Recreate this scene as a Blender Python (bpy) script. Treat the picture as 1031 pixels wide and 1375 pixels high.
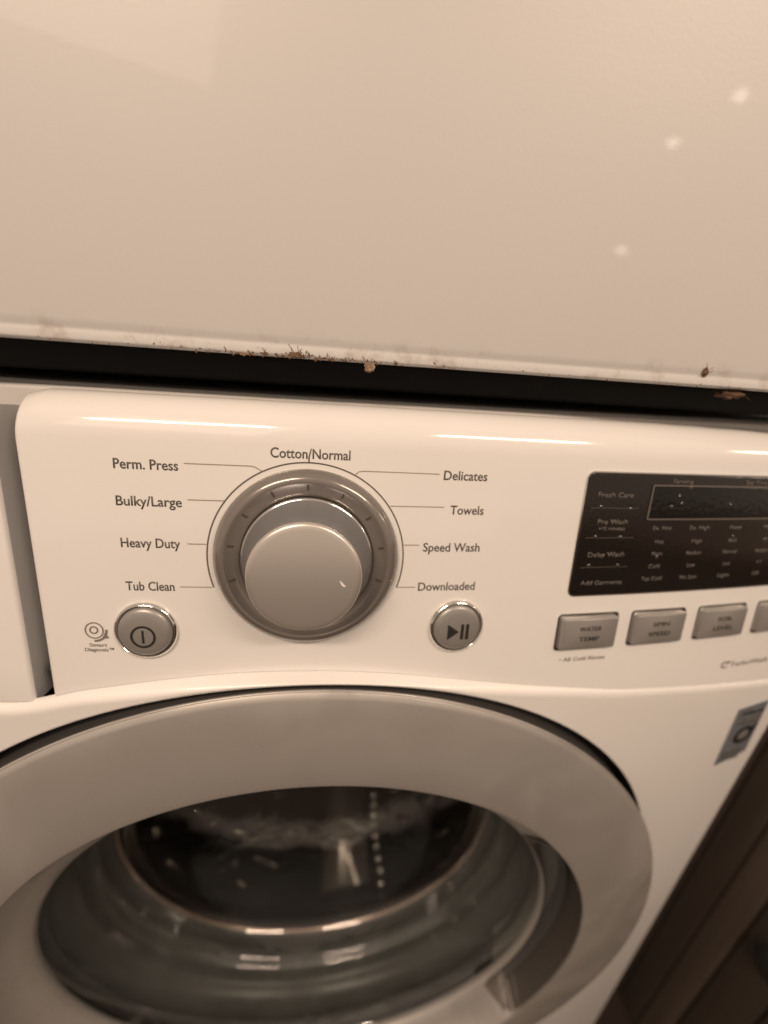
import bpy, bmesh, math, random
from mathutils import Vector, Matrix
random.seed(7)
sc = bpy.context.scene
for o in list(bpy.data.objects): bpy.data.objects.remove(o)
C = sc.collection
# ---------------------------------------------------------------- camera
cd = bpy.data.cameras.new('camera'); cam = bpy.data.objects.new('camera', cd); C.objects.link(cam); sc.camera = cam
cd.sensor_fit = 'HORIZONTAL'; cd.sensor_width = 36; cd.lens = 36*539.8/1031
cd.clip_start = .01; cd.clip_end = 50
right = Vector((0.99152, -0.10919, 0.07050)); down = Vector((0.02432, -0.37702, -0.92589)); fwd = Vector((0.12768, 0.91975, -0.37116))
M = Matrix((right, -down, -fwd)).transposed().to_4x4(); M.translation = Vector((.01120, -.17627, .09697)); cam.matrix_world = M
cd.dof.use_dof = True; cd.dof.focus_distance = .182; cd.dof.aperture_fstop = 3.7
# ---------------------------------------------------------------- room light
w = bpy.data.worlds.new('World'); sc.world = w; w.use_nodes = True
bg = w.node_tree.nodes['Background']; bg.inputs[0].default_value = (1.0, .775, .605, 1); bg.inputs[1].default_value = .445
def area(name, loc, to, sx, sy, e, col):
    l = bpy.data.lights.new(name, 'AREA'); l.shape = 'RECTANGLE'; l.size = sx; l.size_y = sy; l.energy = e; l.color = col
    o = bpy.data.objects.new(name, l); C.objects.link(o); o.location = loc
    o.rotation_euler = (Vector(to)-Vector(loc)).to_track_quat('-Z', 'X').to_euler(); return o
WARM = (1.0, .775, .60)
def strip(name, x0, x1, e):
    y, z = -.95, 1.15
    l = bpy.data.lights.new(name, 'AREA'); l.shape = 'RECTANGLE'; l.size = x1-x0; l.size_y = .085; l.energy = e; l.color = WARM
    o = bpy.data.objects.new(name, l); C.objects.link(o)
    d = Vector((0, .75, -.95)).normalized()
    zx = Vector((1, 0, 0)); bk = -d; yy = bk.cross(zx)
    m = Matrix((zx, yy, bk)).transposed().to_4x4(); m.translation = ((x0+x1)/2, y, z); o.matrix_world = m
strip('ceiling_strip_lamp', -1.05, -.26, 12); strip('ceiling_strip_lamp', .52, 1.38, 11); strip('ceiling_strip_lamp', 2.8, 4.0, 11)
area('soft_fill_light', (-.9, -1.6, 1.5), (0, 0, 0), 1.2, 1.2, 6, (1.0, .765, .58))  # unseen fill light, added to brighten the left of the dryer
for p_ in ((1.42, -1.86, .96), (1.39, -2.0, .47), (1.56, -1.71, 1.12)):
    l = bpy.data.lights.new('small_bulb', 'POINT'); l.energy = .15; l.shadow_soft_size = .024; l.color = (1, .84, .70); o = bpy.data.objects.new('small_bulb', l); C.objects.link(o); o.location = p_
sc.view_settings.view_transform = 'Standard'; sc.view_settings.look = 'None'; sc.view_settings.exposure = .22; sc.view_settings.gamma = 1
# ---------------------------------------------------------------- materials
def mat(name, col, rough=.4, metal=0, coat=0, bump=0, bscale=400, var=0, vscale=3, spec=.5):
    m = bpy.data.materials.new(name); m.use_nodes = True; n = m.node_tree.nodes; l = m.node_tree.links; b = n['Principled BSDF']
    b.inputs['Base Color'].default_value = (*col, 1); b.inputs['Roughness'].default_value = rough; b.inputs['Metallic'].default_value = metal
    b.inputs['Coat Weight'].default_value = coat; b.inputs['Coat Roughness'].default_value = .03; b.inputs['Specular IOR Level'].default_value = spec
    tc = n.new('ShaderNodeTexCoord')
    if bump:
        t = n.new('ShaderNodeTexNoise'); t.inputs['Scale'].default_value = bscale; t.inputs['Detail'].default_value = 2
        u = n.new('ShaderNodeBump'); u.inputs['Strength'].default_value = bump; u.inputs['Distance'].default_value = .001
        l.new(tc.outputs['Object'], t.inputs['Vector']); l.new(t.outputs['Fac'], u.inputs['Height']); l.new(u.outputs[0], b.inputs['Normal'])
    if coat == 0 and spec > .5 or name.startswith('silver'):
        t = n.new('ShaderNodeTexNoise'); t.inputs['Scale'].default_value = 14; t.inputs['Detail'].default_value = 6; t.inputs['Distortion'].default_value = 1.2
        r = n.new('ShaderNodeMapRange'); r.inputs[1].default_value = .35; r.inputs[2].default_value = .7; r.inputs[3].default_value = rough*.8; r.inputs[4].default_value = rough*1.5
        l.new(tc.outputs['Object'], t.inputs['Vector']); l.new(t.outputs['Fac'], r.inputs[0]); l.new(r.outputs[0], b.inputs['Roughness'])
    if var:
        t = n.new('ShaderNodeTexNoise'); t.inputs['Scale'].default_value = vscale; t.inputs['Detail'].default_value = 5
        r = n.new('ShaderNodeMapRange'); r.inputs[3].default_value = 1-var; r.inputs[4].default_value = 1+var
        mx = n.new('ShaderNodeMix'); mx.data_type = 'RGBA'; mx.blend_type = 'MULTIPLY'; mx.inputs[0].default_value = 1
        mx.inputs[6].default_value = (*col, 1)
        l.new(tc.outputs['Object'], t.inputs['Vector']); l.new(t.outputs['Fac'], r.inputs[0]); l.new(r.outputs[0], mx.inputs[7]); l.new(mx.outputs[2], b.inputs['Base Color'])
    return m
PLASTIC = mat('white_plastic', (.76, .745, .725), .08, bump=.006, bscale=900, var=.02, vscale=25, spec=.6)
ENAMEL = mat('white_enamel', (.82, .805, .78), .30, bump=.06, bscale=420, var=.025, vscale=12, coat=.35)
SILVER = mat('silver_painted_plastic', (.48, .457, .43), .34, .5, bump=.03, bscale=1500, var=.03, vscale=30)
KNOBM = mat('knob_satin_metal', (.66, .625, .585), .32, .75, bump=.02, bscale=1500)
KNOBSIDE = mat('knob_polished_side', (.50, .51, .53), .24, .75)
SMOKE = mat('smoky_dial_ring', (.21, .19, .175), .22, .35, coat=.6, var=.06, vscale=60)
CHROME = mat('chrome', (.80, .78, .75), .09, 1)
DARK = mat('dark_grey_plastic', (.045, .042, .04), .45, var=.1, vscale=40)
GAPG = mat('grey_channel_plastic', (.05, .048, .046), .5)
BLACK = mat('black_glossy_plastic', (.011, .0085, .0075), .14, bump=.08, bscale=500)
LCD = mat('black_lcd_glass', (.004, .004, .004), .07, bump=.12, bscale=350, spec=.35)
INK = mat('dark_grey_ink', (.10, .085, .075), .5)
SYMB = mat('black_symbol_ink', (.015, .013, .012), .6)
LINE = mat('brown_grey_ink', (.30, .24, .20), .5)
PALE = mat('faint_grey_ink', (.20, .175, .155), .5)
GLINTM = mat('glint_dome_gloss', (.02, .02, .02), .10, spec=1, coat=1)
PALE2 = mat('dark_tick_ink', (.07, .05, .045), .5)
FLANK = mat('grey_drawer_flank', (.42, .42, .42), .4)
PRINTD = mat('dim_screen_print', (.09, .075, .065), .5)
OFFW = mat('pale_screen_print', (.155, .135, .12), .5)
BTN = mat('grey_button_plastic', (.32, .308, .292), .34, .4, bump=.03, bscale=1500)
RUBBER = mat('grey_rubber', (.105, .103, .10), .34, var=.15, vscale=18, bump=.1, bscale=60)
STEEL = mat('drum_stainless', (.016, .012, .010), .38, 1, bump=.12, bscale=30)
FIN = mat('lifter_plastic', (.16, .14, .125), .2, .5)
GREYTOP = mat('shaded_top_lid', (.15, .15, .147), .5); LIDEDGE = mat('grey_lid_edge', (.30, .30, .29), .35, coat=.4)  # top lid colour darkened for the shade under the dryer
BADGE = mat('badge_foil', (.24, .26, .28), .35, .4, bump=.4, bscale=700, var=.7, vscale=420)
RUB2 = mat('black_rubber', (.008, .008, .008), .8)
LINT = mat('lint', (.30, .21, .14), .95, var=.4, vscale=300)
LINTD = mat('brown_lint', (.16, .10, .06), .95, var=.4, vscale=300)
FLOOR = mat('dark_wood_floor', (.045, .03, .022), .5, var=.3, vscale=5)
# dryer enamel with brown smears of its own near the hem
DRY = mat('dryer_enamel', (.635, .62, .605), .42, bump=.05, bscale=700, coat=.6, var=.035, vscale=5)
n = DRY.node_tree.nodes; l = DRY.node_tree.links
geo = n.new('ShaderNodeNewGeometry'); sp = n.new('ShaderNodeSeparateXYZ'); l.new(geo.outputs['Position'], sp.inputs[0])
mr = n.new('ShaderNodeMapRange'); mr.inputs[1].default_value = .104; mr.inputs[2].default_value = .093; l.new(sp.outputs['Z'], mr.inputs[0])
t = n.new('ShaderNodeTexNoise'); t.inputs['Scale'].default_value = 55; t.inputs['Detail'].default_value = 6; t.inputs['Roughness'].default_value = .7
l.new(geo.outputs['Position'], t.inputs['Vector'])
r = n.new('ShaderNodeMapRange'); r.inputs[1].default_value = .52; r.inputs[2].default_value = .72; l.new(t.outputs['Fac'], r.inputs[0])
mu = n.new('ShaderNodeMath'); mu.operation = 'MULTIPLY'; l.new(mr.outputs[0], mu.inputs[0]); l.new(r.outputs[0], mu.inputs[1])
mu2 = n.new('ShaderNodeMath'); mu2.operation = 'MULTIPLY'; mu2.inputs[1].default_value = .75; l.new(mu.outputs[0], mu2.inputs[0])
old = n['Principled BSDF'].inputs['Base Color'].links[0].from_socket
mx = n.new('ShaderNodeMix'); mx.data_type = 'RGBA'; mx.inputs[7].default_value = (.26, .17, .10, 1)
l.new(mu2.outputs[0], mx.inputs[0]); l.new(old, mx.inputs[6]); l.new(mx.outputs[2], n['Principled BSDF'].inputs['Base Color'])
# door glass: thin clear shell, part mirror by Fresnel
GLASS = bpy.data.materials.new('door_glass'); GLASS.use_nodes = True; n = GLASS.node_tree.nodes; l = GLASS.node_tree.links
n.remove(n['Principled BSDF']); tr = n.new('ShaderNodeBsdfTransparent'); tr.inputs[0].default_value = (.90, .91, .90, 1)
gl = n.new('ShaderNodeBsdfGlossy'); gl.inputs['Roughness'].default_value = .015; gl.inputs[0].default_value = (.9, .9, .9, 1)
lw = n.new('ShaderNodeLayerWeight'); lw.inputs[0].default_value = .5; pw_ = n.new('ShaderNodeMath'); pw_.operation = 'POWER'; pw_.inputs[1].default_value = 4
l.new(lw.outputs['Facing'], pw_.inputs[0]); fr = n.new('ShaderNodeMath'); fr.operation = 'MULTIPLY_ADD'; fr.inputs[1].default_value = .6; fr.inputs[2].default_value = .065; l.new(pw_.outputs[0], fr.inputs[0]); mxs = n.new('ShaderNodeMixShader')
tcg = n.new('ShaderNodeTexCoord'); tn = n.new('ShaderNodeTexNoise'); tn.inputs['Scale'].default_value = 26; tn.inputs['Detail'].default_value = 1.5; bu = n.new('ShaderNodeBump'); bu.inputs['Strength'].default_value = .30; bu.inputs['Distance'].default_value = .003
l.new(tcg.outputs['Object'], tn.inputs['Vector']); l.new(tn.outputs['Fac'], bu.inputs['Height']); l.new(bu.outputs[0], gl.inputs['Normal'])
l.new(fr.outputs[0], mxs.inputs[0]); l.new(tr.outputs[0], mxs.inputs[1]); l.new(gl.outputs[0], mxs.inputs[2]); l.new(mxs.outputs[0], n['Material Output'].inputs[0])
def wood(name, col):
    m = mat(name, col, .5); n = m.node_tree.nodes; l = m.node_tree.links
    tc = n.new('ShaderNodeTexCoord'); mp = n.new('ShaderNodeMapping'); mp.inputs['Scale'].default_value = (30, 30, 2)
    t = n.new('ShaderNodeTexNoise'); t.inputs['Scale'].default_value = 1.5; t.inputs['Detail'].default_value = 6
    r = n.new('ShaderNodeMapRange'); r.inputs[3].default_value = .6; r.inputs[4].default_value = 1.4
    mx = n.new('ShaderNodeMix'); mx.data_type = 'RGBA'; mx.blend_type = 'MULTIPLY'; mx.inputs[0].default_value = 1; mx.inputs[6].default_value = (*col, 1)
    l.new(tc.outputs['Object'], mp.inputs[0]); l.new(mp.outputs[0], t.inputs['Vector']); l.new(t.outputs['Fac'], r.inputs[0]); l.new(r.outputs[0], mx.inputs[7]); l.new(mx.outputs[2], m.node_tree.nodes['Principled BSDF'].inputs['Base Color'])
    return m
# ---------------------------------------------------------------- helpers
TH = math.radians(8.6); CT, ST = math.cos(TH), math.sin(TH); K = .2497
def L(x, z, h=0.):                                   # a point of the tilted, slightly bowed control panel; h = height above its face
    y = K*x*x - h
    return Vector((x, y*CT + z*ST, -y*ST + z*CT))
def thing(name, label, cat, loc=(0, 0, 0), group=None):
    o = bpy.data.objects.new(name, None); C.objects.link(o); o.location = loc; o['label'] = label; o['category'] = cat
    o.empty_display_size = .05
    if group: o['group'] = group
    return o
def mesh_obj(name, verts, faces, m, parent=None, smooth=True, angle=35, label=None):
    me = bpy.data.meshes.new(name); me.from_pydata([tuple(v) for v in verts], [], faces); me.update()
    bm = bmesh.new(); bm.from_mesh(me); bmesh.ops.remove_doubles(bm, verts=bm.verts, dist=1e-7); bmesh.ops.recalc_face_normals(bm, faces=bm.faces)
    bm.to_mesh(me); bm.free()
    return link(name, me, m, parent, smooth, angle, label)
def world_origin(p):
    v = Vector((0, 0, 0))
    while p: v += p.location; p = p.parent
    return v
def link(name, me, m, parent=None, smooth=True, angle=35, label=None):
    me.materials.append(m)
    if smooth: me.shade_smooth(); me.set_sharp_from_angle(angle=math.radians(angle))
    o = bpy.data.objects.new(name, me); C.objects.link(o)
    if parent: o.parent = parent; o.location = -world_origin(parent)
    if label: o['label'] = label
    return o
def grid(nu, nv, f, closeu=False):
    vs = [f(i, j) for i in range(nu) for j in range(nv)]; fs = []
    for i in range(nu if closeu else nu-1):
        for j in range(nv-1):
            a = i*nv+j; b = ((i+1) % nu)*nv+j; fs.append((a, b, b+1, a+1))
    return vs, fs
def lathe(name, prof, place, m, parent, n=96, cap0=False, cap1=False, angle=35, label=None, mod=None):
    vs = []; fs = []; k = len(prof)
    for i in range(n):
        a = 2*math.pi*i/n
        for j, (r_, h) in enumerate(prof):
            if mod: r_, h = mod(a, j, r_, h)
            vs.append(place(r_*math.cos(a), r_*math.sin(a), h))
    for i in range(n):
        for j in range(k-1): fs.append((i*k+j, ((i+1) % n)*k+j, ((i+1) % n)*k+j+1, i*k+j+1))
    if cap0: fs.append([i*k for i in range(n)])
    if cap1: fs.append([i*k+k-1 for i in range(n)])
    return mesh_obj(name, vs, fs, m, parent, angle=angle, label=label)
def box(name, a, b, m, parent=None, bev=.002, label=None):
    bm = bmesh.new(); bmesh.ops.create_cube(bm, size=1)
    for v in bm.verts: v.co = Vector([a[i] if v.co[i] < 0 else b[i] for i in range(3)])
    if bev: bmesh.ops.bevel(bm, geom=bm.edges[:], offset=bev, segments=3, affect='EDGES', profile=.5)
    me = bpy.data.meshes.new(name); bm.to_mesh(me); bm.free(); return link(name, me, m, parent, label=label)
def plate(name, pts, h0, h1, m, parent, ins=.0006, wind=L, label=None, top_only=False):
    # a small raised plate on the control panel from an outline (x, z), its rim chamfered by ins
    cx = sum(p[0] for p in pts)/len(pts); cz = sum(p[1] for p in pts)/len(pts); n_ = len(pts); vs = []
    def q(p, s): dx, dz = p[0]-cx, p[1]-cz; d = math.hypot(dx, dz) or 1; return (p[0]-dx/d*s, p[1]-dz/d*s)
    for s, h in ((0, h0), (0, h1-ins), (ins*.4, h1-ins*.3), (ins*1.2, h1)):
        for p in pts: a = q(p, s); vs.append(wind(a[0], a[1], h))
    fs = [(k*n_+i, k*n_+(i+1) % n_, (k+1)*n_+(i+1) % n_, (k+1)*n_+i) for k in range(3) for i in range(n_)]
    fs.append([3*n_+i for i in range(n_)])
    return mesh_obj(name, vs, fs, m, parent, angle=40, label=label)
def rrect(x0, x1, z0, z1, r_, n_=5, sub=1):
    pts = []
    for cx, cz, a0 in ((x1-r_, z1-r_, 0), (x0+r_, z1-r_, 90), (x0+r_, z0+r_, 180), (x1-r_, z0+r_, 270)):
        for i in range(n_+1):
            a = math.radians(a0+90*i/n_); pts.append((cx+r_*math.cos(a), cz+r_*math.sin(a)))
    out = []
    for i, p in enumerate(pts):
        q = pts[(i+1) % len(pts)]; k = max(1, int(math.hypot(q[0]-p[0], q[1]-p[1])/.012))
        for j in range(k): out.append((p[0]+(q[0]-p[0])*j/k, p[1]+(q[1]-p[1])*j/k))
    return out
def slab(name, x0, x1, z0, z1, r_, h0, h1, m, parent, bev, nx=60):
    # a plate that follows the bow of the panel, corners rounded by r_, rim rolled by bev
    us = [x0+r_*(1-math.cos(math.radians(a))) for a in range(0, 90, 10)]+[x0+r_+(x1-x0-2*r_)*i/nx for i in range(nx+1)]+[x1-r_+r_*math.sin(math.radians(a)) for a in range(10, 91, 10)]
    vz = [-1, -.998, -.985, -.95, -.5, 0, .5, .95, .985, .998, 1]
    def f(i, j):
        x = us[i]; e = max(0, x0+r_-x, x-(x1-r_))/r_; hz = (z1-z0)/2-r_*(1-math.sqrt(max(0, 1-min(1, e)**2))); v = vz[j]
        dist = min(x-x0, x1-x, hz*(1-abs(v))); q = max(0, 1-dist/bev) if bev else 0
        return L(x, (z0+z1)/2+v*hz, h1-bev*(1-math.sqrt(max(0, 1-q*q))))
    vs, fs = grid(len(us), len(vz), f); nv, nu = len(vz), len(us)
    loop = [i*nv for i in range(nu)]+[(nu-1)*nv+j for j in range(1, nv)]+[i*nv+nv-1 for i in range(nu-2, -1, -1)]+[j for j in range(nv-2, 0, -1)]
    b = len(vs); dv = L(0, 0, h0)-L(0, 0, h1-bev)
    for k in loop: vs.append(vs[k]+dv)
    for k in range(len(loop)): fs.append((loop[k], loop[(k+1) % len(loop)], b+(k+1) % len(loop), b+k))
    return mesh_obj(name, vs, fs, m, parent, angle=50)
def text(name, s, x0, x1, z, cap, m, parent, h=.00012, align='L', place=L, label=None, slant=0):
    cu = bpy.data.curves.new(name, 'FONT'); cu.body = s; cu.size = 1; cu.resolution_u = 3; cu.extrude = 0; cu.offset = 0.010
    to = bpy.data.objects.new('tmp', cu); C.objects.link(to); bpy.context.view_layer.update()
    me = bpy.data.meshes.new_from_object(to.evaluated_get(bpy.context.evaluated_depsgraph_get())); bpy.data.objects.remove(to)
    xs = [v.co.x for v in me.vertices]; ax, bx = min(xs), max(xs)
    for v in me.vertices:
        px = x0+(v.co.x-ax)/(bx-ax)*(x1-x0); pz = z+(v.co.y-.36)*cap/.72
        v.co = place(px, pz, h)
    bm = bmesh.new(); bm.from_mesh(me)
    ex = bmesh.ops.extrude_face_region(bm, geom=bm.faces[:])
    d = place(0, 0, .00006)-place(0, 0, 0)
    for g in ex['geom']:
        if isinstance(g, bmesh.types.BMVert): g.co += d
    bmesh.ops.recalc_face_normals(bm, faces=bm.faces); bm.to_mesh(me); bm.free(); me.materials.clear()
    return link(name, me, m, parent, smooth=False, label=label)
def ribbon(name, pts, wd, m, parent, h=.0001, t=.00008, label=None, closed=False):
    # a printed line on the panel
    vs = []; fs = []; n_ = len(pts)
    for i, p in enumerate(pts):
        a = pts[(i-1) % n_] if (closed or i) else pts[0]; b = pts[(i+1) % n_] if (closed or i < n_-1) else pts[-1]
        dx, dz = b[0]-a[0], b[1]-a[1]; d = math.hypot(dx, dz) or 1; nx, nz = -dz/d*(wd(i/(n_-1)) if callable(wd) else wd)/2, dx/d*(wd(i/(n_-1)) if callable(wd) else wd)/2
        vs += [L(p[0]+nx, p[1]+nz, h), L(p[0]+nx, p[1]+nz, h+t), L(p[0]-nx, p[1]-nz, h+t), L(p[0]-nx, p[1]-nz, h)]
    for i in range(n_ if closed else n_-1):
        j = (i+1) % n_
        for k in range(4): fs.append((i*4+k, i*4+(k+1) % 4, j*4+(k+1) % 4, j*4+k))
    if not closed: fs += [(0, 1, 2, 3), ((n_-1)*4+3, (n_-1)*4+2, (n_-1)*4+1, (n_-1)*4)]
    return mesh_obj(name, vs, fs, m, parent, smooth=False, label=label)
def interp(tab, x):
    if x <= tab[0][0]: return tab[0][1]
    for (a, b), (c, d) in zip(tab, tab[1:]):
        if x <= c:
            t_ = (x-a)/(c-a); return b+(d-b)*t_
    return tab[-1][1]
def smooth_tab(tab, x, s=.012):
    return sum(interp(tab, x+s*k/3) for k in range(-3, 4))/7
CREASE = [(-.40, -.087), (-.135, -.0795), (-.122, -.0735), (-.079, -.0665), (-.05, -.0630), (-.023, -.0615), (.015, -.0620), (.055, -.0660), (.123, -.0770), (.19, -.0868), (.249, -.0915), (.319, -.0960), (.36, -.098)]
def crease(x): return smooth_tab(CREASE, x)
def ybody(x): return .23*x*x - .0137 - .0038*math.exp(-(x/.12)**2)
DZ = -.3456                                          # height of the door's centre
def D(a, b, h): return Vector((a, h, DZ+b))          # lathe placement round the door's axis, h = world y
def prism(name, pts, place, m, parent, h0=.00002, h1=.00012):          # a thin printed or stuck-on shape
    n_ = len(pts); vs = [place(x, z, h0) for x, z in pts]+[place(x, z, h1) for x, z in pts]
    return mesh_obj(name, vs, [list(range(n_)), list(range(n_, 2*n_))]+[(i, (i+1) % n_, n_+(i+1) % n_, n_+i) for i in range(n_)], m, parent, smooth=False)
# ---------------------------------------------------------------- washing machine
W_ = thing('washing_machine', 'white front-loading washing machine with silver dial and round door, standing under the dryer', 'washing machine', (0, .3, -.905))
XL, XR, ZT = -.1260, .345, .0745
# control panel shell
BT, BD, BL_, CR = .0200, .0180, .0032, .0065
xs = [XL+BL_*(1-math.cos(math.radians(a))) for a in range(0, 91, 9)] + [XL+BL_+(XR-XL-BL_)*i/70 for i in range(1, 71)]
tt = [i/24 for i in range(25)]
def ztop(x):
    d = max(0, XL+CR-x); return ZT-CR*(1-math.sqrt(max(0, 1-(d/CR)**2)))
def panel_pt(x, v, back=0):
    zt = ztop(x); zb = crease(x)
    if v >= 1:
        a = min(v-1, 1)*math.pi/2; z = zt-BT+BT*math.sin(a); dep = BD*(1-math.cos(a))
    else: z = zb+(zt-BT-zb)*v; dep = 0
    e = max(0, XL+BL_-x)/BL_; dep = dep+BL_*(1-math.sqrt(max(0, 1-e*e)))
    return L(x, z, -dep-back)
rows = [i/14 for i in range(15)]+[1+i/12 for i in range(1, 13)]
vs, fs = grid(len(xs), len(rows), lambda i, j: panel_pt(xs[i], rows[j]))
nv = len(rows); base = len(vs)
for j, v in enumerate(rows): vs.append(panel_pt(xs[0], v, .022))        # left side wall of the panel
for j in range(nv-1): fs.append((j, j+1, base+j+1, base+j))
panel = mesh_obj('control_panel', vs, fs, PLASTIC, W_, angle=50)
# door-side body front: shoulder under the crease, then down, with a round hole for the door
RH = .2826
def body_pt(x, t_):
    # t_ 0..1 shoulder, beyond: z below
    c = L(x, crease(x), -.0015); yb = ybody(x)
    return c, yb
def front_grid():
    vs = []; fs = []
    nx = 140; xa, xb = -.345, .344
    colx = [xa+(xb-xa)*i/nx for i in range(nx+1)] + [.344+.009*math.sin(math.radians(a)) for a in (15, 30, 45, 60, 75, 90)]
    def yb(x):
        if x <= .344: return ybody(x)
        s = min(1, (x-.344)/.009); return ybody(.344)+.009*(1-math.sqrt(max(0, 1-s*s)))
    SH = 8
    def colpts(x):
        c = L(x, crease(min(x, .345)), -.0015); y1 = yb(x); p = []
        av = c.z-(DZ+math.sqrt(max(0, RH*RH-x*x))) if abs(x) < RH else 1
        hz = max(.0008, min(.0055, .7*av))
        for k in range(SH+1):
            a = k/SH*math.pi/2
            p.append(Vector((x, c.y+(y1-c.y)*math.sin(a), c.z-hz*(1-math.cos(a)))))
        return p
    def add_patch(zend_of, cols):
        pass
    # upper strip: columns from the shoulder down to the hole edge (or straight to the bottom)
    ZB = -.86
    cols = []
    for x in colx:
        sh = colpts(x)
        if abs(x) < RH:
            dz = math.sqrt(RH*RH-x*x); top = DZ+dz; bot = DZ-dz
            if top > sh[-1].z-.0003: top = sh[-1].z-.0003
        else: top = bot = DZ
        s = len(vs)
        for p in sh: vs.append(p)
        N1 = 10
        for k in range(1, N1+1): vs.append(Vector((x, yb(x), sh[-1].z+(top-sh[-1].z)*k/N1)))
        cut = len(vs)
        for k in range(0, N1+1): vs.append(Vector((x, yb(x), bot+(ZB-bot)*k/N1)))
        cols.append((s, cut, len(vs), x))
    for (s, c1, e, x), (s2, c2, e2, x2) in zip(cols, cols[1:]):
        for k in range(c1-s-1): fs.append((s+k, s+k+1, s2+k+1, s2+k))
        for k in range(e-c1-1): fs.append((c1+k, c1+k+1, c2+k+1, c2+k))
    # right flank going back
    s, c1, e, x = cols[-1]; ba = len(vs)
    for k in range(s, e): vs.append(Vector((vs[k].x, .60, vs[k].z)))
    for k in range(e-s-1): fs.append((s+k, s+k+1, ba+k+1, ba+k))
    # columns next to the hole's widest point snap on to it
    return vs, fs
vs, fs = front_grid()
mesh_obj('front_panel', vs, fs, ENAMEL, W_, angle=40)
# dark channel lining between body and door
vs = []; fs = []; N = 160
for i in range(N):
    a = 2*math.pi*i/N; x = RH*math.cos(a); z = DZ+RH*math.sin(a); y = ybody(x)
    vs += [Vector((x*1.0008, y-.0004, z+.0008*math.sin(a))), Vector((x, y+.001, z)), Vector((x*.99, y+.03, DZ+(z-DZ)*.99)), Vector((x*.93, y+.032, DZ+(z-DZ)*.93))]
for i in range(N):
    j = (i+1) % N
    for k in range(3): fs.append((i*4+k, j*4+k, j*4+k+1, i*4+k+1))
mesh_obj('door_channel', vs, fs, DARK, W_)
# cabinet behind, top lid, drawer recess
box('cabinet_side', (-.352, .03, -.86), (-.348, .62, .068), ENAMEL, W_, .001)
box('base_plinth', (-.345, .03, -.90), (.345, .60, -.862), DARK, W_, .004)
box('rear_panel', (-.347, .601, -.86), (.347, .605, .068), ENAMEL, W_, .001)
vs = []; fs = []; pr = []
for a in range(0, 91, 10):
    A = math.radians(a); pr.append((.0335+.006*(1-math.sin(A)), .0705+.0065-.006*(1-math.cos(A))-.006+.006))
def lid(i, j):
    x = -.36+.72*i/40; yoff = .989*.2497*x*x if True else 0
    prof = [(.0380, .0640), (.0382, .0690), (.0390, .0708), (.0430, .0718), (.048, .0721), (.052, .0721), (.060, .0721), (.60, .0721)]
    y, z = prof[j]; y2 = y+(yoff if y < .3 else 0)
    return Vector((x, y2, z))
vs, fs = grid(41, 8, lid); tl = mesh_obj('top_lid', vs, fs, GREYTOP, W_, angle=60)
def lidedge(i, j):
    x = -.36+.72*i/40; y, z = [(.0366, .064), (.0366, .0696), (.0371, .0712), (.0382, .0723), (.0398, .0726), (.0415, .0724)][j]; return Vector((x, y+K*x*x*CT, z))
vs, fs = grid(41, 6, lidedge); mesh_obj('lid_edge', vs, fs, LIDEDGE, tl, angle=60)
def trim(i, j):
    x = -.352+.70*i/60; a = math.radians([0, 20, 40, 60, 80, 90][j]) if j < 6 else 0
    r_ = .004
    y = K*x*x*CT+.0245+r_*(1-math.sin(a)*1) if False else 0
    prof = [(.0295, .0560), (.0295, .0690), (.0300, .0704), (.0312, .0713), (.0330, .0715), (.0352, .0715), (.0352, .064)]
    y, z = prof[j]; return Vector((x, K*x*x*CT+y, z))
vs, fs = grid(61, 7, trim); mesh_obj('top_trim', vs, fs, mat('top_trim_grey', (.50, .485, .465), .4), W_, angle=60)
# recess behind drawer gap
vs = [L(-.352, -.10, -.024), L(-.115, -.10, -.024), L(-.115, .072, -.024), L(-.352, .072, -.024)]
vs += [v+Vector((0, .02, 0)) for v in vs]
mesh_obj('drawer_recess', vs, [(0, 1, 2, 3), (4, 5, 6, 7), (0, 1, 5, 4), (1, 2, 6, 5), (2, 3, 7, 6), (3, 0, 4, 7)], GAPG, W_, smooth=False)
# detergent drawer
def drawer():
    x0, x1, z0, z1 = -.345, -.1345, -.0800, .0660
    bv = .0022; us = [x0, x0+bv]+[x0+bv+(x1-x0-2*bv)*k/16 for k in range(1, 16)]+[x1-bv]+[x1-bv+bv*math.sin(math.radians(a)) for a in (20, 40, 60, 75, 90)]
    ws = [z0+bv-bv*math.sin(math.radians(a)) for a in (90, 70, 45, 20)]+[z0+bv+(z1-z0-2*bv)*k/8 for k in range(9)]+[z1-bv+bv*math.sin(math.radians(a)) for a in (20, 45, 70, 90)]
    def f(i, j):
        x, z = us[i], ws[j]; e = max(0, x-(x1-bv))/bv; g = max(0, z-(z1-bv), (z0+bv)-z)/bv
        d = bv*(1-math.sqrt(max(0, 1-min(1, e*e+g*g))))
        return L(x, z, .0005-d)
    vs, fs = grid(len(us), len(ws), f); nv = len(ws); nu = len(us)
    loop = [i*nv for i in range(nu)]+[(nu-1)*nv+j for j in range(1, nv)]+[i*nv+nv-1 for i in range(nu-2, -1, -1)]+[j for j in range(nv-2, 0, -1)]
    m_ = len(loop); dv = Vector((0, .021*CT, -.021*ST))
    d_ = mesh_obj('detergent_drawer', vs, fs, PLASTIC, W_, angle=50)
    vw = [vs[k]+Vector((0, .0001, 0)) for k in loop]+[vs[k]+dv for k in loop]
    mesh_obj('drawer_flank', vw, [(k, (k+1) % m_, m_+(k+1) % m_, m_+k) for k in range(m_)], FLANK, d_, angle=50)
    return d_
dr = drawer()
box('drawer_latch', (-.1325, .0020, -.0745), (-.1275, .008, -.0660), DARK, W_, .0015)
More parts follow.
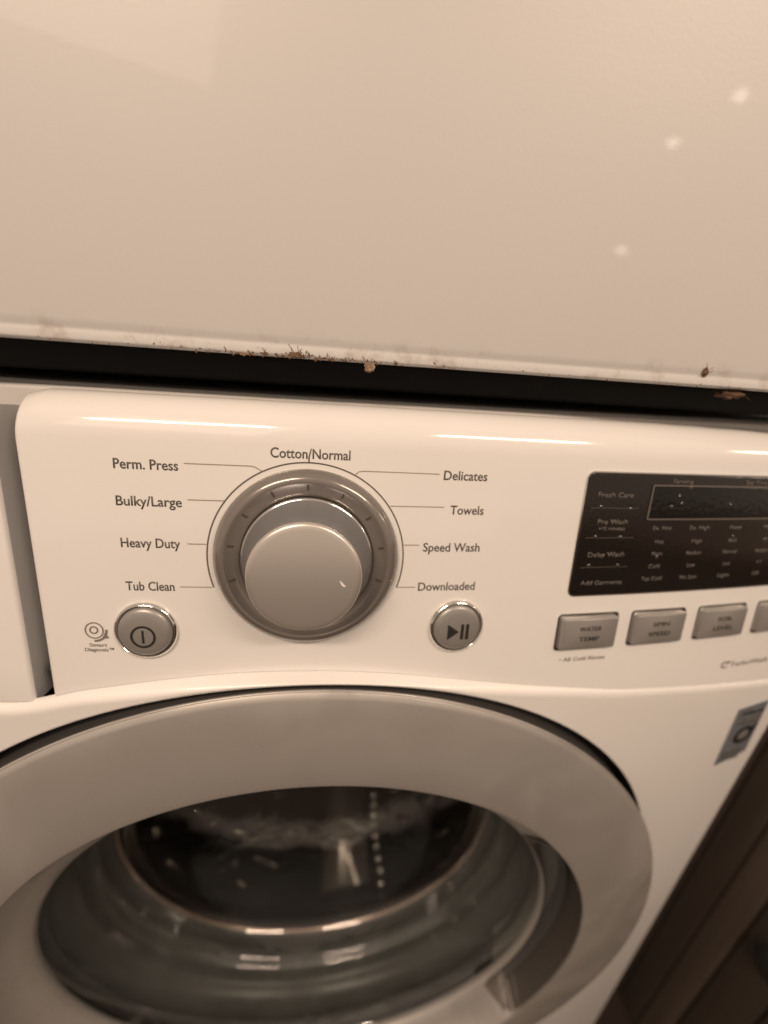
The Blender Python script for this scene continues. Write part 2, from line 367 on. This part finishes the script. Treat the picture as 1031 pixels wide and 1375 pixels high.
# ---------------------------------------------------------------- dial
def LP(cx, cz):
    def f(a, b, h): 
        v = L(cx, cz, h); s = 2*K*cx; t1 = Vector((1, s*CT, -s*ST)).normalized(); t2 = Vector((0, ST, CT)); return v+t1*a+t2*b
    return f
ring = lathe('dial_ring', [(.0443, -.001), (.0443, .0010), (.0438, .0024), (.0425, .0042), (.0408, .0056), (.0390, .0060), (.0381, .0056), (.0375, .0048), (.0345, .0034), (.0322, .0026), (.0317, .0018), (.0317, -.001)], LP(0, 0), SMOKE, W_, angle=60)
for i, a in enumerate((90, 116, 142, 168, 195, 64, 38, 12, -15)):
    A = math.radians(a); c_, s_ = math.cos(A), math.sin(A); pl = LP(0, 0); vs = []
    for r_ in (.0347, .0373):
        for sg in (-.00045, .00045):
            hh = .0034+(r_-.0345)/.003*.0014
            for hz in (hh+.00005, hh+.0003): vs.append(pl(r_*c_-s_*sg, r_*s_+c_*sg, hz))
    mesh_obj('tick_mark', vs, [(0, 1, 3, 2), (4, 6, 7, 5), (0, 4, 5, 1), (2, 3, 7, 6), (1, 5, 7, 3), (0, 2, 6, 4)], PALE2, ring, smooth=False)
lathe('dial_seat', [(.0316, .0016), (.0312, .0012), (.030, .0010), (.0, .0010)], LP(0, 0), DARK, W_)
kn = lathe('dial_knob', [(.0309, .0011), (.0309, .0030), (.0303, .0042), (.0288, .0075), (.0268, .0140), (.0255, .0200), (.0250, .0228)], LP(0, 0), KNOBSIDE, W_, n=128, angle=60)
lathe('knob_face', [(.0250, .0228), (.0248, .0238), (.0243, .0245), (.0236, .0248), (.022, .0250), (.018, .02535), (.012, .0257), (.006, .02588), (.0, .02595)], LP(0, 0), KNOBM, kn, n=128, angle=60)
lathe('knob_foot_ring', [(.0313, .0024), (.0315, .0032), (.0312, .0040), (.0306, .0043), (.0301, .0038)], LP(0, 0), CHROME, kn, n=128, angle=60)
prism('pointer_mark', [(.0150, -.0004), (.0158, -.0008), (.0178, -.0030), (.0172, -.0034), (.0160, -.0026)], lambda x, z, h=0: L(x, z, .0254+h), mat('pointer_white', (.75, .72, .68), .3), kn, .00002, .0003)
# printed arc, tick, leader lines
def arc(r_, a0, a1, n_=70): return [(r_*math.cos(math.radians(a0+(a1-a0)*i/n_)), r_*math.sin(math.radians(a0+(a1-a0)*i/n_))) for i in range(n_+1)]
ribbon('dial_arc_line', arc(.0472, 198.5, -18.5, 110), .00062, INK, W_)
ribbon('arc_tick', [(0, .0474), (0, .0500)], .0006, INK, W_)
LW = .00042
for pts in ([(-.0552, .0446), (-.026, .0446), (-.0242, .0442), (-.0207, .0422)], [(-.0545, .0280), (-.0384, .0280)], [(-.0558, .0068), (-.0472, .0068)], [(-.0605, -.0150), (-.0455, -.0150)],
            [(.0213, .0422), (.0232, .0438), (.0252, .0442), (.0625, .0440)], [(.0392, .0276), (.0663, .0276)], [(.0472, .0078), (.0550, .0078)], [(.0450, -.0150), (.0546, -.0150)]):
    ribbon('leader_line', pts, LW, LINE, W_)
for s, x0, x1, z in (('Perm. Press', -.0853, -.0578, .0436), ('Bulky/Large', -.0857, -.0572, .0268), ('Heavy Duty', -.0854, -.0591, .0069), ('Tub Clean', -.0851, -.0630, -.0147),
                     ('Cotton/Normal', -.0173, .0190, .0514), ('Delicates', .0648, .0872, .0437), ('Towels', .0696, .0872, .0264), ('Speed Wash', .0572, .0873, .0068), ('Downloaded', .0562, .0870, -.0146)):
    text('cycle_label', s, x0, x1, z, .0047, INK, W_, label='printed cycle name '+s)
# ---------------------------------------------------------------- round buttons
def round_button(cx, cz, r0, name):
    b = lathe(name, [(r0-.0022, .0006), (r0-.0022, .0016), (r0-.0028, .0026), (r0-.0042, .0033), (r0-.0065, .0036), (r0-.0095, .0039), (0, .0041)], LP(cx, cz), BTN, W_, n=64, angle=60)
    lathe('chrome_bezel', [(r0+.0001, -.0008), (r0, .0006), (r0-.0004, .0016), (r0-.0011, .0020), (r0-.0017, .0014), (r0-.0020, .0000)], LP(cx, cz), CHROME, b, n=64, angle=70)
    lathe('bezel_gap', [(r0-.0018, .0005), (r0-.0028, .0006), (0, .0006)], LP(cx, cz), DARK, b, n=48)
    return b
pb = round_button(-.0774, -.0380, .0149, 'power_button'); sb = round_button(.0788, -.0378, .0151, 'start_button')
def flat_on(cx, cz, h): 
    f = LP(cx, cz); return lambda x, z, hh=0: f(x, z, h+hh)
fp = flat_on(-.0776, -.0395, .0041)
def loop_ring(name, r1, r2, place, m, parent, n_=40):
    vs = []; fs = []
    for i in range(n_):
        a = 2*math.pi*i/n_; c_, s_ = math.cos(a), math.sin(a)
        vs += [place(r1*c_, r1*s_, .00002), place(r1*c_, r1*s_, .0001), place(r2*c_, r2*s_, .0001), place(r2*c_, r2*s_, .00002)]
    for i in range(n_):
        j = (i+1) % n_
        for k in range(4): fs.append((i*4+k, j*4+k, j*4+(k+1) % 4, i*4+(k+1) % 4))
    return mesh_obj(name, vs, fs, m, parent, smooth=False)
loop_ring('power_symbol_ring', .0058, .0048, fp, SYMB, pb)
prism('power_symbol_bar', rrect(-.0005, .0005, -.0034, .0034, .0003, 2), fp, SYMB, pb)
fs_ = flat_on(.0790, -.0392, .0041)
prism('play_symbol', [(-.0058, -.0044), (.0004, 0), (-.0058, .0044)], fs_, SYMB, sb)
for x in (.0022, .0050): prism('pause_symbol_bar', rrect(x-.0008, x+.0008, -.0044, .0044, .0003, 2), fs_, SYMB, sb)
# smart diagnosis mark
fm = lambda x, z, h=0: L(-.1018+x, -.0385+z, .0001+h)
loop_ring('diagnosis_icon', .0044, .0038, fm, PALE, W_)
loop_ring('diagnosis_icon', .0021, .0014, lambda x, z, h=0: fm(x-.0002, z+.0002, h), PALE, W_)
ribbon('diagnosis_icon', [(-.1018+.0056*math.cos(a), -.0385+.0056*math.sin(a)) for a in [math.radians(d) for d in range(-95, 6, 10)]], .0011, PALE, W_)
prism('diagnosis_icon', [(.0030, -.0046), (.0066, -.0040), (.0048, -.0012)], fm, PALE, W_)
text('diagnosis_label', 'Smart', -.1048, -.0966, -.0462, .0019, PALE, W_); text('diagnosis_label', 'Diagnosis™', -.1072, -.0936, -.0488, .0019, PALE, W_)
# ---------------------------------------------------------------- display panel
rim_ = slab('display_panel', .1430, .3445, -.0217, .0475, .0035, -.001, .0009, BLACK, W_, .0007)
ribbon('display_bezel', rrect(.1426, .3449, -.0221, .0479, .0040), .0008, CHROME, rim_, h=-.0002, t=.0007, closed=True)
slab('lcd_window', .1840, .3300, .0228, .0410, .0006, .0006, .00125, LCD, rim_, .0002)
ribbon('lcd_outline', rrect(.1836, .3304, .0224, .0414, .0008), .0006, OFFW, rim_, h=.0009, t=.0006, closed=True)
hd = .00105
for s, x0, x1, z, c_ in (('Fresh Care', .1503, .1722, .0358, .0028), ('Pre Wash', .1528, .1716, .0210, .0028), ('+15 minutes', .1540, .1706, .0172, .0022), ('Delay Wash', .1503, .1735, .0023, .0028), ('Add Garments', .1488, .1756, -.0143, .0026),
                         ('Sensing', .1960, .2095, .0439, .0024), ('Est. Time', .2480, .2640, .0439, .0024), ('Remain', .270, .284, .0439, .0024)):
    text('display_label', s, x0, x1, z, c_, OFFW, rim_, h=hd)
for z in (.0286, .0119, -.0051): ribbon('divider_line', [(.1470, z), (.1770, z)], .0003, PRINTD, rim_, h=hd)
for (x, z, hh, par) in [(.2021, .0355, .00125, 1), (.2047, .0313, .00125, 1), (.1981, .0295, .00125, 1), (.2398, .0309, .00125, 1), (.2084, .0402, .00125, 1), (.2486, .0113, .0009, 0), (.1960, -.0003, .0009, 0), (.2762, .0088, .0009, 0),
                        (.1535, .0292, .0009, 0), (.1719, .0281, .0009, 0), (.1531, .0126, .0009, 0), (.1688, .0120, .0009, 0), (.1522, -.0042, .0009, 0), (.1708, -.0045, .0009, 0)]:
    lathe('glint_dome', [(.00110, -.00003), (.00095, .00012), (.0006, .00030), (.0003, .00037), (0, .00039)], (lambda X, Z, H: (lambda a, b, h: L(X+a, Z+b, H+h)))(x, z, hh), GLINTM, rim_, n=20, angle=80)  # glossy domes added on the display to make its glints
cols = [(.1953, ['Ex. Hot', 'Hot', 'Warm', 'Cold', 'Tap Cold']), (.2216, ['Ex. High', 'High', 'Medium', 'Low', 'No Spin']), (.2487, ['Heavy', 'Med', 'Normal', 'Low', 'Light']), (.2750, ['High', '+2', 'Medium', '+1', 'Off']), (.302, ['On', '4', '3', '2', 'Off'])]
for cx, names in cols:
    for k, s in enumerate(names):
        wd = .0017*len(s)+.0006; text('option_label', s, cx-wd/2, cx+wd/2, (.0173, .0092, .0021, -.0055, -.0130)[k], .0024, OFFW, rim_, h=hd)
# ---------------------------------------------------------------- option buttons
for (x0, x1, a, b) in ((.1405, .1778, 'WATER', 'TEMP'), (.1890, .2262, 'SPIN', 'SPEED'), (.2383, .2755, 'SOIL', 'LEVEL'), (.2878, .3250, 'EXTRA', 'RINSE')):
    bt = plate('option_button', rrect(x0+.0006, x1-.0006, -.0545, -.0352, .0012, 3), -.001, .0034, BTN, W_, .0010)
    ribbon('button_bezel', rrect(x0, x1, -.0551, -.0346, .0016, 3), .0013, CHROME, bt, h=-.0003, t=.0013, closed=True)
    ribbon('button_groove', rrect(x0-.0008, x1+.0008, -.0559, -.0338, .0018, 3), .0008, DARK, bt, h=-.0003, t=.00045, closed=True)
    cx = (x0+x1)/2
    text('button_label', a, cx-.0012*len(a)-.0012, cx+.0012*len(a)+.0012, -.0415, .0028, SYMB, bt, h=.0035); text('button_label', b, cx-.0013*len(b)-.0014, cx+.0013*len(b)+.0014, -.0478, .0028, SYMB, bt, h=.0035)
text('small_print', '• All Cold Rinses', .1445, .1750, -.0626, .0026, PALE, W_)
text('feature_label', 'TurboWash', .2772, .3120, -.0785, .0036, PALE, W_)
ribbon('feature_icon', [(.2722+.0026*math.cos(a), -.0785+.0020*math.sin(a)) for a in [math.radians(d) for d in range(20, 330, 15)]], .0012, PALE, W_)
prism('feature_icon', [(.2735, -.0775), (.2765, -.0775), (.2755, -.0755)], lambda x, z, h=0: L(x, z, .0001+h), INK, W_)
# ---------------------------------------------------------------- badge on the body front
def BP(x, z, h=0): return Vector((x, ybody(x)-h, z))
bd = prism('motor_badge', [(.3035, -.1225), (.3300, -.1185), (.3350, -.1720), (.3085, -.1815)], BP, BADGE, W_, .0001, .0008); bd['label'] = 'speckled silver badge with round motor emblem'
fb = lambda x, z, h=0: BP(.3215+x, -.151+z, h+.0008)
loop_ring('badge_emblem', .0092, .0052, fb, SYMB, bd); loop_ring('badge_emblem', .0040, .0022, fb, PALE, bd)
prism('badge_emblem', [(.004, .006), (.0095, .012), (.0085, .002)], fb, SYMB, bd)
text('badge_text', 'INVERTER', -.0125, .0085, .0235, .0038, SYMB, bd, place=fb); text('badge_text', 'DIRECT DRIVE', -.0115, .0095, .0175, .0030, PALE, bd, place=fb)
for k_, t_ in enumerate(('WARRANTY ON MOTOR', 'LESS NOISE', 'MORE DURABLE')): text('badge_text', t_, -.0125+.0006*k_, .0060+.0006*k_, -.0128-.0040*k_ if k_ else .0130, .0022, INK, bd, place=fb)
text('badge_text', '10 YEAR', -.0100, .0085, -.0250, .0034, INK, bd, place=fb)
# ---------------------------------------------------------------- door
def yd(r_): return r_
def pocket(a, j, r_, h):
    d = math.degrees(a); d = d-360 if d > 180 else d
    t_ = max(0, min(1, (d+33)/7))*max(0, min(1, (38-d)/22)); t_ = t_*t_*(3-2*t_)
    if j in (8, 9): h += .040*t_; r_ += (.009 if j == 8 else .003)*t_
    return r_, h
lathe_side = [(.262, .020), (.274, .018), (.2762, .010), (.2765, -.0150), (.2760, -.0160)]
dring = lathe('door_ring', [(.2768, -.0148), (.2775, -.0160), (.2757, -.0180), (.2735, -.0188), (.262, -.0212), (.240, -.0240), (.220, -.0252), (.2165, -.0246), (.2125, -.0150), (.2030, -.0080), (.1958, -.0040), (.1940, -.0005), (.1950, .003)],
      D, SILVER, W_, n=192, angle=50, mod=pocket)
lathe('ring_side', lathe_side, D, DARK, dring, n=192, angle=80)
lathe('ring_edge_trim', [(.2777, -.0152), (.2780, -.0161), (.2774, -.0169), (.2766, -.0165)], D, SILVER, dring, n=192, angle=80)
rc = []  # liner over the pocket, its dark colour standing in for deep shade
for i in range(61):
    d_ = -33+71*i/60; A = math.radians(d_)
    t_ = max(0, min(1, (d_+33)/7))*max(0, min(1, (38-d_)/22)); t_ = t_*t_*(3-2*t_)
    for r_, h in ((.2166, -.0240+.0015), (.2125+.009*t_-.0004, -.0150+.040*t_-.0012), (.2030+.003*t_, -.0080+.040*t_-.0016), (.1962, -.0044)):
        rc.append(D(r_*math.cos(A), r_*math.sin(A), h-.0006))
mesh_obj('handle_recess', rc, [(i*4+k, (i+1)*4+k, (i+1)*4+k+1, i*4+k+1) for i in range(60) for k in range(3)], mat('recess_shade', (.10, .088, .078), .4), dring, angle=60, label='hand grip recess in the door ring, its shade put in as dark colour')
glass = lathe('door_glass', [(.1950, .002), (.1936, .001), (.1915, .006), (.1902, .014), (.1890, .022), (.1872, .034), (.1848, .046), (.1843, .0490), (.1832, .0512), (.1812, .0528), (.1798, .0550), (.1790, .058), (.1765, .070), (.1745, .0765), (.1715, .0795), (.160, .083), (.12, .088), (.07, .091), (0, .092),
      (0, .096), (.07, .095), (.12, .092), (.161, .087), (.1735, .0835), (.1775, .0785), (.1805, .071), (.184, .059), (.189, .041), (.1925, .021), (.1950, .008), (.1960, .003)], D, GLASS, dring, n=160, angle=40)
# rubber gasket seen through the glass, with folds
lathe('door_gasket', [(.215, -.002), (.214, .010), (.203, .014), (.199, .017), (.2045, .024), (.2045, .036), (.199, .041), (.1965, .046), (.1990, .052), (.1980, .058), (.1905, .0615), (.1865, .064), (.1900, .070), (.1890, .076), (.1800, .0785), (.1785, .0800)],
      D, RUBBER, W_, n=128, angle=60, mod=lambda a, j, r_, h: (r_+.0006*math.sin(3*a+j)+.0006*math.sin(7*a), h))
lathe('drum_rim', [(.1795, .0760), (.1782, .0745), (.1765, .0745), (.1755, .0765), (.1765, .080), (.180, .081)], D, mat('rim_tan_metal', (.62, .50, .42), .22, .9), W_, n=128, angle=70)
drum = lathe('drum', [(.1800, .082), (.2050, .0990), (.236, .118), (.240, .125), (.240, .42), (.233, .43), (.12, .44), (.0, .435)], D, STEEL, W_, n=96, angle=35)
for a0 in (-80, 40, 160):
    vs = []; fs = []
    for i in range(9):
        for j in range(9):
            u = i/8; v = j/8-.5; hh = .05*math.sin(math.pi*u)**.6*math.cos(math.pi*v)**.8 if 0 < u < 1 else 0
            ang = math.radians(a0)+v*.26; rr = .2395-hh; vs.append(D(rr*math.cos(ang), rr*math.sin(ang), .14+.26*u))
    for i in range(8):
        for j in range(8): fs.append((i*9+j, i*9+j+1, i*9+j+10, i*9+j+9))
    mesh_obj('drum_lifter', vs, fs, FIN, drum)
# long studs added along the drum wall to make its lamp glints
bm = bmesh.new()
for a0 in (-58, -51, -44, -37, -30, -98, -104, -111, -118, -126, -135, -145):
    for k in range(8):
        if random.random() < .42: continue
        y = .120+k*.030+random.uniform(-.010, .010); ang = math.radians(a0+random.uniform(-3, 3)); q_ = random.uniform(.5, 1.4)
        m4 = Matrix.Translation(D(.2412*math.cos(ang), .2412*math.sin(ang), y)) @ Matrix.Rotation(-(ang+math.pi/2), 4, 'Y') @ Matrix.Rotation(random.uniform(-1.1, .5), 4, 'Z') @ Matrix.Diagonal((.017*q_, .0021, .0046, 1))
        bmesh.ops.create_icosphere(bm, subdivisions=3, radius=1, matrix=m4)
me = bpy.data.meshes.new('drum_stud'); bm.to_mesh(me); bm.free(); st_ = link('glint_studs', me, mat('glint_stud_steel', (.40, .35, .30), .10, 1), drum); st_['kind'] = 'stuff'
sh = None  # row of bright beads added to stand for a chain of reflections
for k in range(11):
    y = .104+k*.0145; ang = math.radians(-68.5+.5*math.sin(k*.7))
    if sh is None:
        bm = bmesh.new(); bmesh.ops.create_icosphere(bm, subdivisions=2, radius=1); sh = bpy.data.meshes.new('glint_bead'); bm.to_mesh(sh); bm.free(); sh.materials.append(mat('glint_bead_steel', (.97, .94, .88), .14, 1)); sh.shade_smooth()
    bo = bpy.data.objects.new('glint_bead', sh); C.objects.link(bo); bo.parent = drum
    bo.matrix_local = Matrix.Translation(D(.2385*math.cos(ang), .2385*math.sin(ang), y)) @ Matrix.Diagonal((.0052, .0046, .0050, 1))
# ---------------------------------------------------------------- dryer on top
T_ = thing('tumble_dryer', 'large white enamel dryer front stacked above the washing machine, lint along its lower edge', 'dryer', (0, .3, .0905))
def dry(i, j):
    x = -.352+.704*i/60
    prof = [(.30, .0912), (.010, .0910), (.0058, .0911), (.0044, .0915), (.0036, .0922), (.0035, .0927), (.0035, .0932), (.0035, .0957), (.0037, .0962), (.0036, .0972), (.0033, .0985), (.0030, .1005), (.0030, .20), (.0030, .60), (.0030, .95), (.006, .955), (.30, .955)]
    y, z = prof[j]; e = max(0, abs(x)-.344)/.008; return Vector((x, y+(.012 if y < .2 else 0)+.008*(1-math.sqrt(max(0, 1-min(1, e)**2)))*(1 if y < .2 else 0), z))
vs, fs = grid(61, 17, dry); mesh_obj('dryer_front_panel', vs, fs, DRY, T_, angle=50)
for s in (-1, 1): box('dryer_side_panel', (s*.350-.002, .026, .0925), (s*.350+.002, .62, .954), DRY, T_, .0008)
box('dryer_base', (-.345, .05, .0765), (.345, .60, .0905), RUB2, T_, .002)
# lint clumps hanging on the dryer's hem
def lint(loc, sz, m, label, hairs=6, stretch=(1, .6, .7)):
    bm = bmesh.new(); bmesh.ops.create_icosphere(bm, subdivisions=3, radius=1)
    sd = random.random()*50
    from mathutils import noise
    for v in bm.verts:
        d = 1+.55*noise.noise(v.co*1.6+Vector((sd, 0, 0)))+.3*noise.noise(v.co*4+Vector((0, sd, 0))); v.co = Vector((v.co.x*stretch[0], v.co.y*stretch[1], v.co.z*stretch[2]))*d*sz
    for _ in range(hairs):
        p = Vector((random.uniform(-1, 1)*stretch[0], -.4, random.uniform(-.6, .6)))*sz; q = p+Vector((random.uniform(-1, 1), -.3, random.uniform(-.4, 1.4)))*sz*1.8; mid = (p+q)/2+Vector((random.uniform(-.4, .4), 0, random.uniform(-.4, .4)))*sz
        prev = None
        for c_ in (p, mid, q):
            ring_ = [bm.verts.new(c_+Vector((math.cos(a), 0, math.sin(a)))*.00016) for a in (0, 2.1, 4.2)]
            if prev:
                for k in range(3): bm.faces.new((prev[k], prev[(k+1) % 3], ring_[(k+1) % 3], ring_[k]))
            prev = ring_
    me = bpy.data.meshes.new('lint'); bm.to_mesh(me); bm.free()
    o = link('lint_clump', me, m); o.location = Vector(loc)+Vector((0, .0118 if loc[1] < .01 else .004, 0)); o['label'] = label; o['category'] = 'lint'; o['group'] = 'lint stuck along the dryer edge'
lint((-.0279, .0030, .0916), .0011, LINT, 'tiny pale lint speck at the left end of the fuzzy stretch of dryer edge', 5)
lint((-.0190, .0032, .0922), .0010, LINTD, 'small brown lint crumb just right of the pale speck on the dryer edge', 6)
lint((-.0065, .0030, .0925), .0017, LINTD, 'brown lint tuft with hairs standing above the dial label on the dryer edge', 12, (1.8, .6, .8))
lint((.0100, .0032, .0915), .0008, LINTD, 'small dark lint crumb between the hairy tuft and the hanging tab', 4)
lint((.0262, .0036, .0895), .0023, LINT, 'tan lint tab hanging down from the middle of the dryer edge', 3, (.95, .5, 1.0))
lint((.0380, .0034, .0918), .0008, LINTD, 'thin brown lint wisp just right of the hanging tab', 5)
lint((.1920, .0032, .0985), .0016, LINTD, 'brown lint tuft standing above the right end of the dryer edge', 6, (.8, .5, 1.2))
lint((.2150, .0160, .0885), .0040, mat('orange_lint', (.10, .055, .028), .95, var=.4, vscale=200), 'orange-brown lint wad in the gap at the right under the dryer', 6, (1.8, .8, .55))
bm = bmesh.new()
for _ in range(300):
    u_ = random.random()
    x = random.gauss(-.012, .022) if u_ < .72 else random.uniform(-.13, .26)
    r_ = random.uniform(.00008, .00033)*(1.5 if u_ < .4 else 1)
    bmesh.ops.create_icosphere(bm, subdivisions=1, radius=1, matrix=Matrix.Translation((x, .0152+random.uniform(-.0002, .0012), .0918+abs(random.gauss(0, .0012))-.0005)) @ Matrix.Rotation(random.uniform(0, 3), 4, 'Y') @ Matrix.Diagonal((r_*random.uniform(1, 3), r_*.6, r_, 1)))
me = bpy.data.meshes.new('grime'); bm.to_mesh(me); bm.free(); o = link('grime', me, LINTD); o['kind'] = 'stuff'; o['label'] = 'thin irregular line of brown grime along the lower edge of the dryer'; o['category'] = 'grime'
# ---------------------------------------------------------------- setting
o = box('floor', (-4, -6, -.925), (4, 4, -.905), FLOOR, None, 0); o['kind'] = 'structure'
cb = thing('wooden_cabinet', 'dark brown board-sided wooden cabinet standing on the floor right of the washing machine', 'cabinet', (.9, .2, -.905))
box('carcass', (.546, -.75, -.900), (1.25, .62, -.075), wood('carcass_dark', (.030, .020, .014)), cb, .002)
box('cabinet_top', (.515, -.76, -.0745), (1.26, .63, -.045), wood('top_wood', (.10, .055, .03)), cb, .004)
woods = [wood('brown_board', (.092, .069, .053)), wood('dark_board', (.058, .044, .034)), wood('mid_board', (.076, .057, .044))]
ys = [.62, .52, .42, .30, .19, .107, .068, .034, -.015, -.10, -.19, -.30, -.42, -.54, -.66, -.75]
for i, (a, b) in enumerate(zip(ys, ys[1:])):
    box('board', (.520+.002*(i % 2), b+.0008, -.90), (.545, a-.0008, -.076), woods[(1, 1, 1, 1, 1, 1, 0, 1, 2, 2, 0, 2, 1, 0, 2)[i]], cb, .004)
k_ = lathe('cabinet_knob', [(0, .0), (.007, .0), (.007, -.010), (.015, -.018), (.019, -.026), (.014, -.034), (0, -.037)], lambda a, b, h: Vector((.520+h, -.0095+a, -.490+b)), RUB2, cb, n=32)
# ---------------------------------------------------------------- render
sc.render.engine = 'CYCLES'
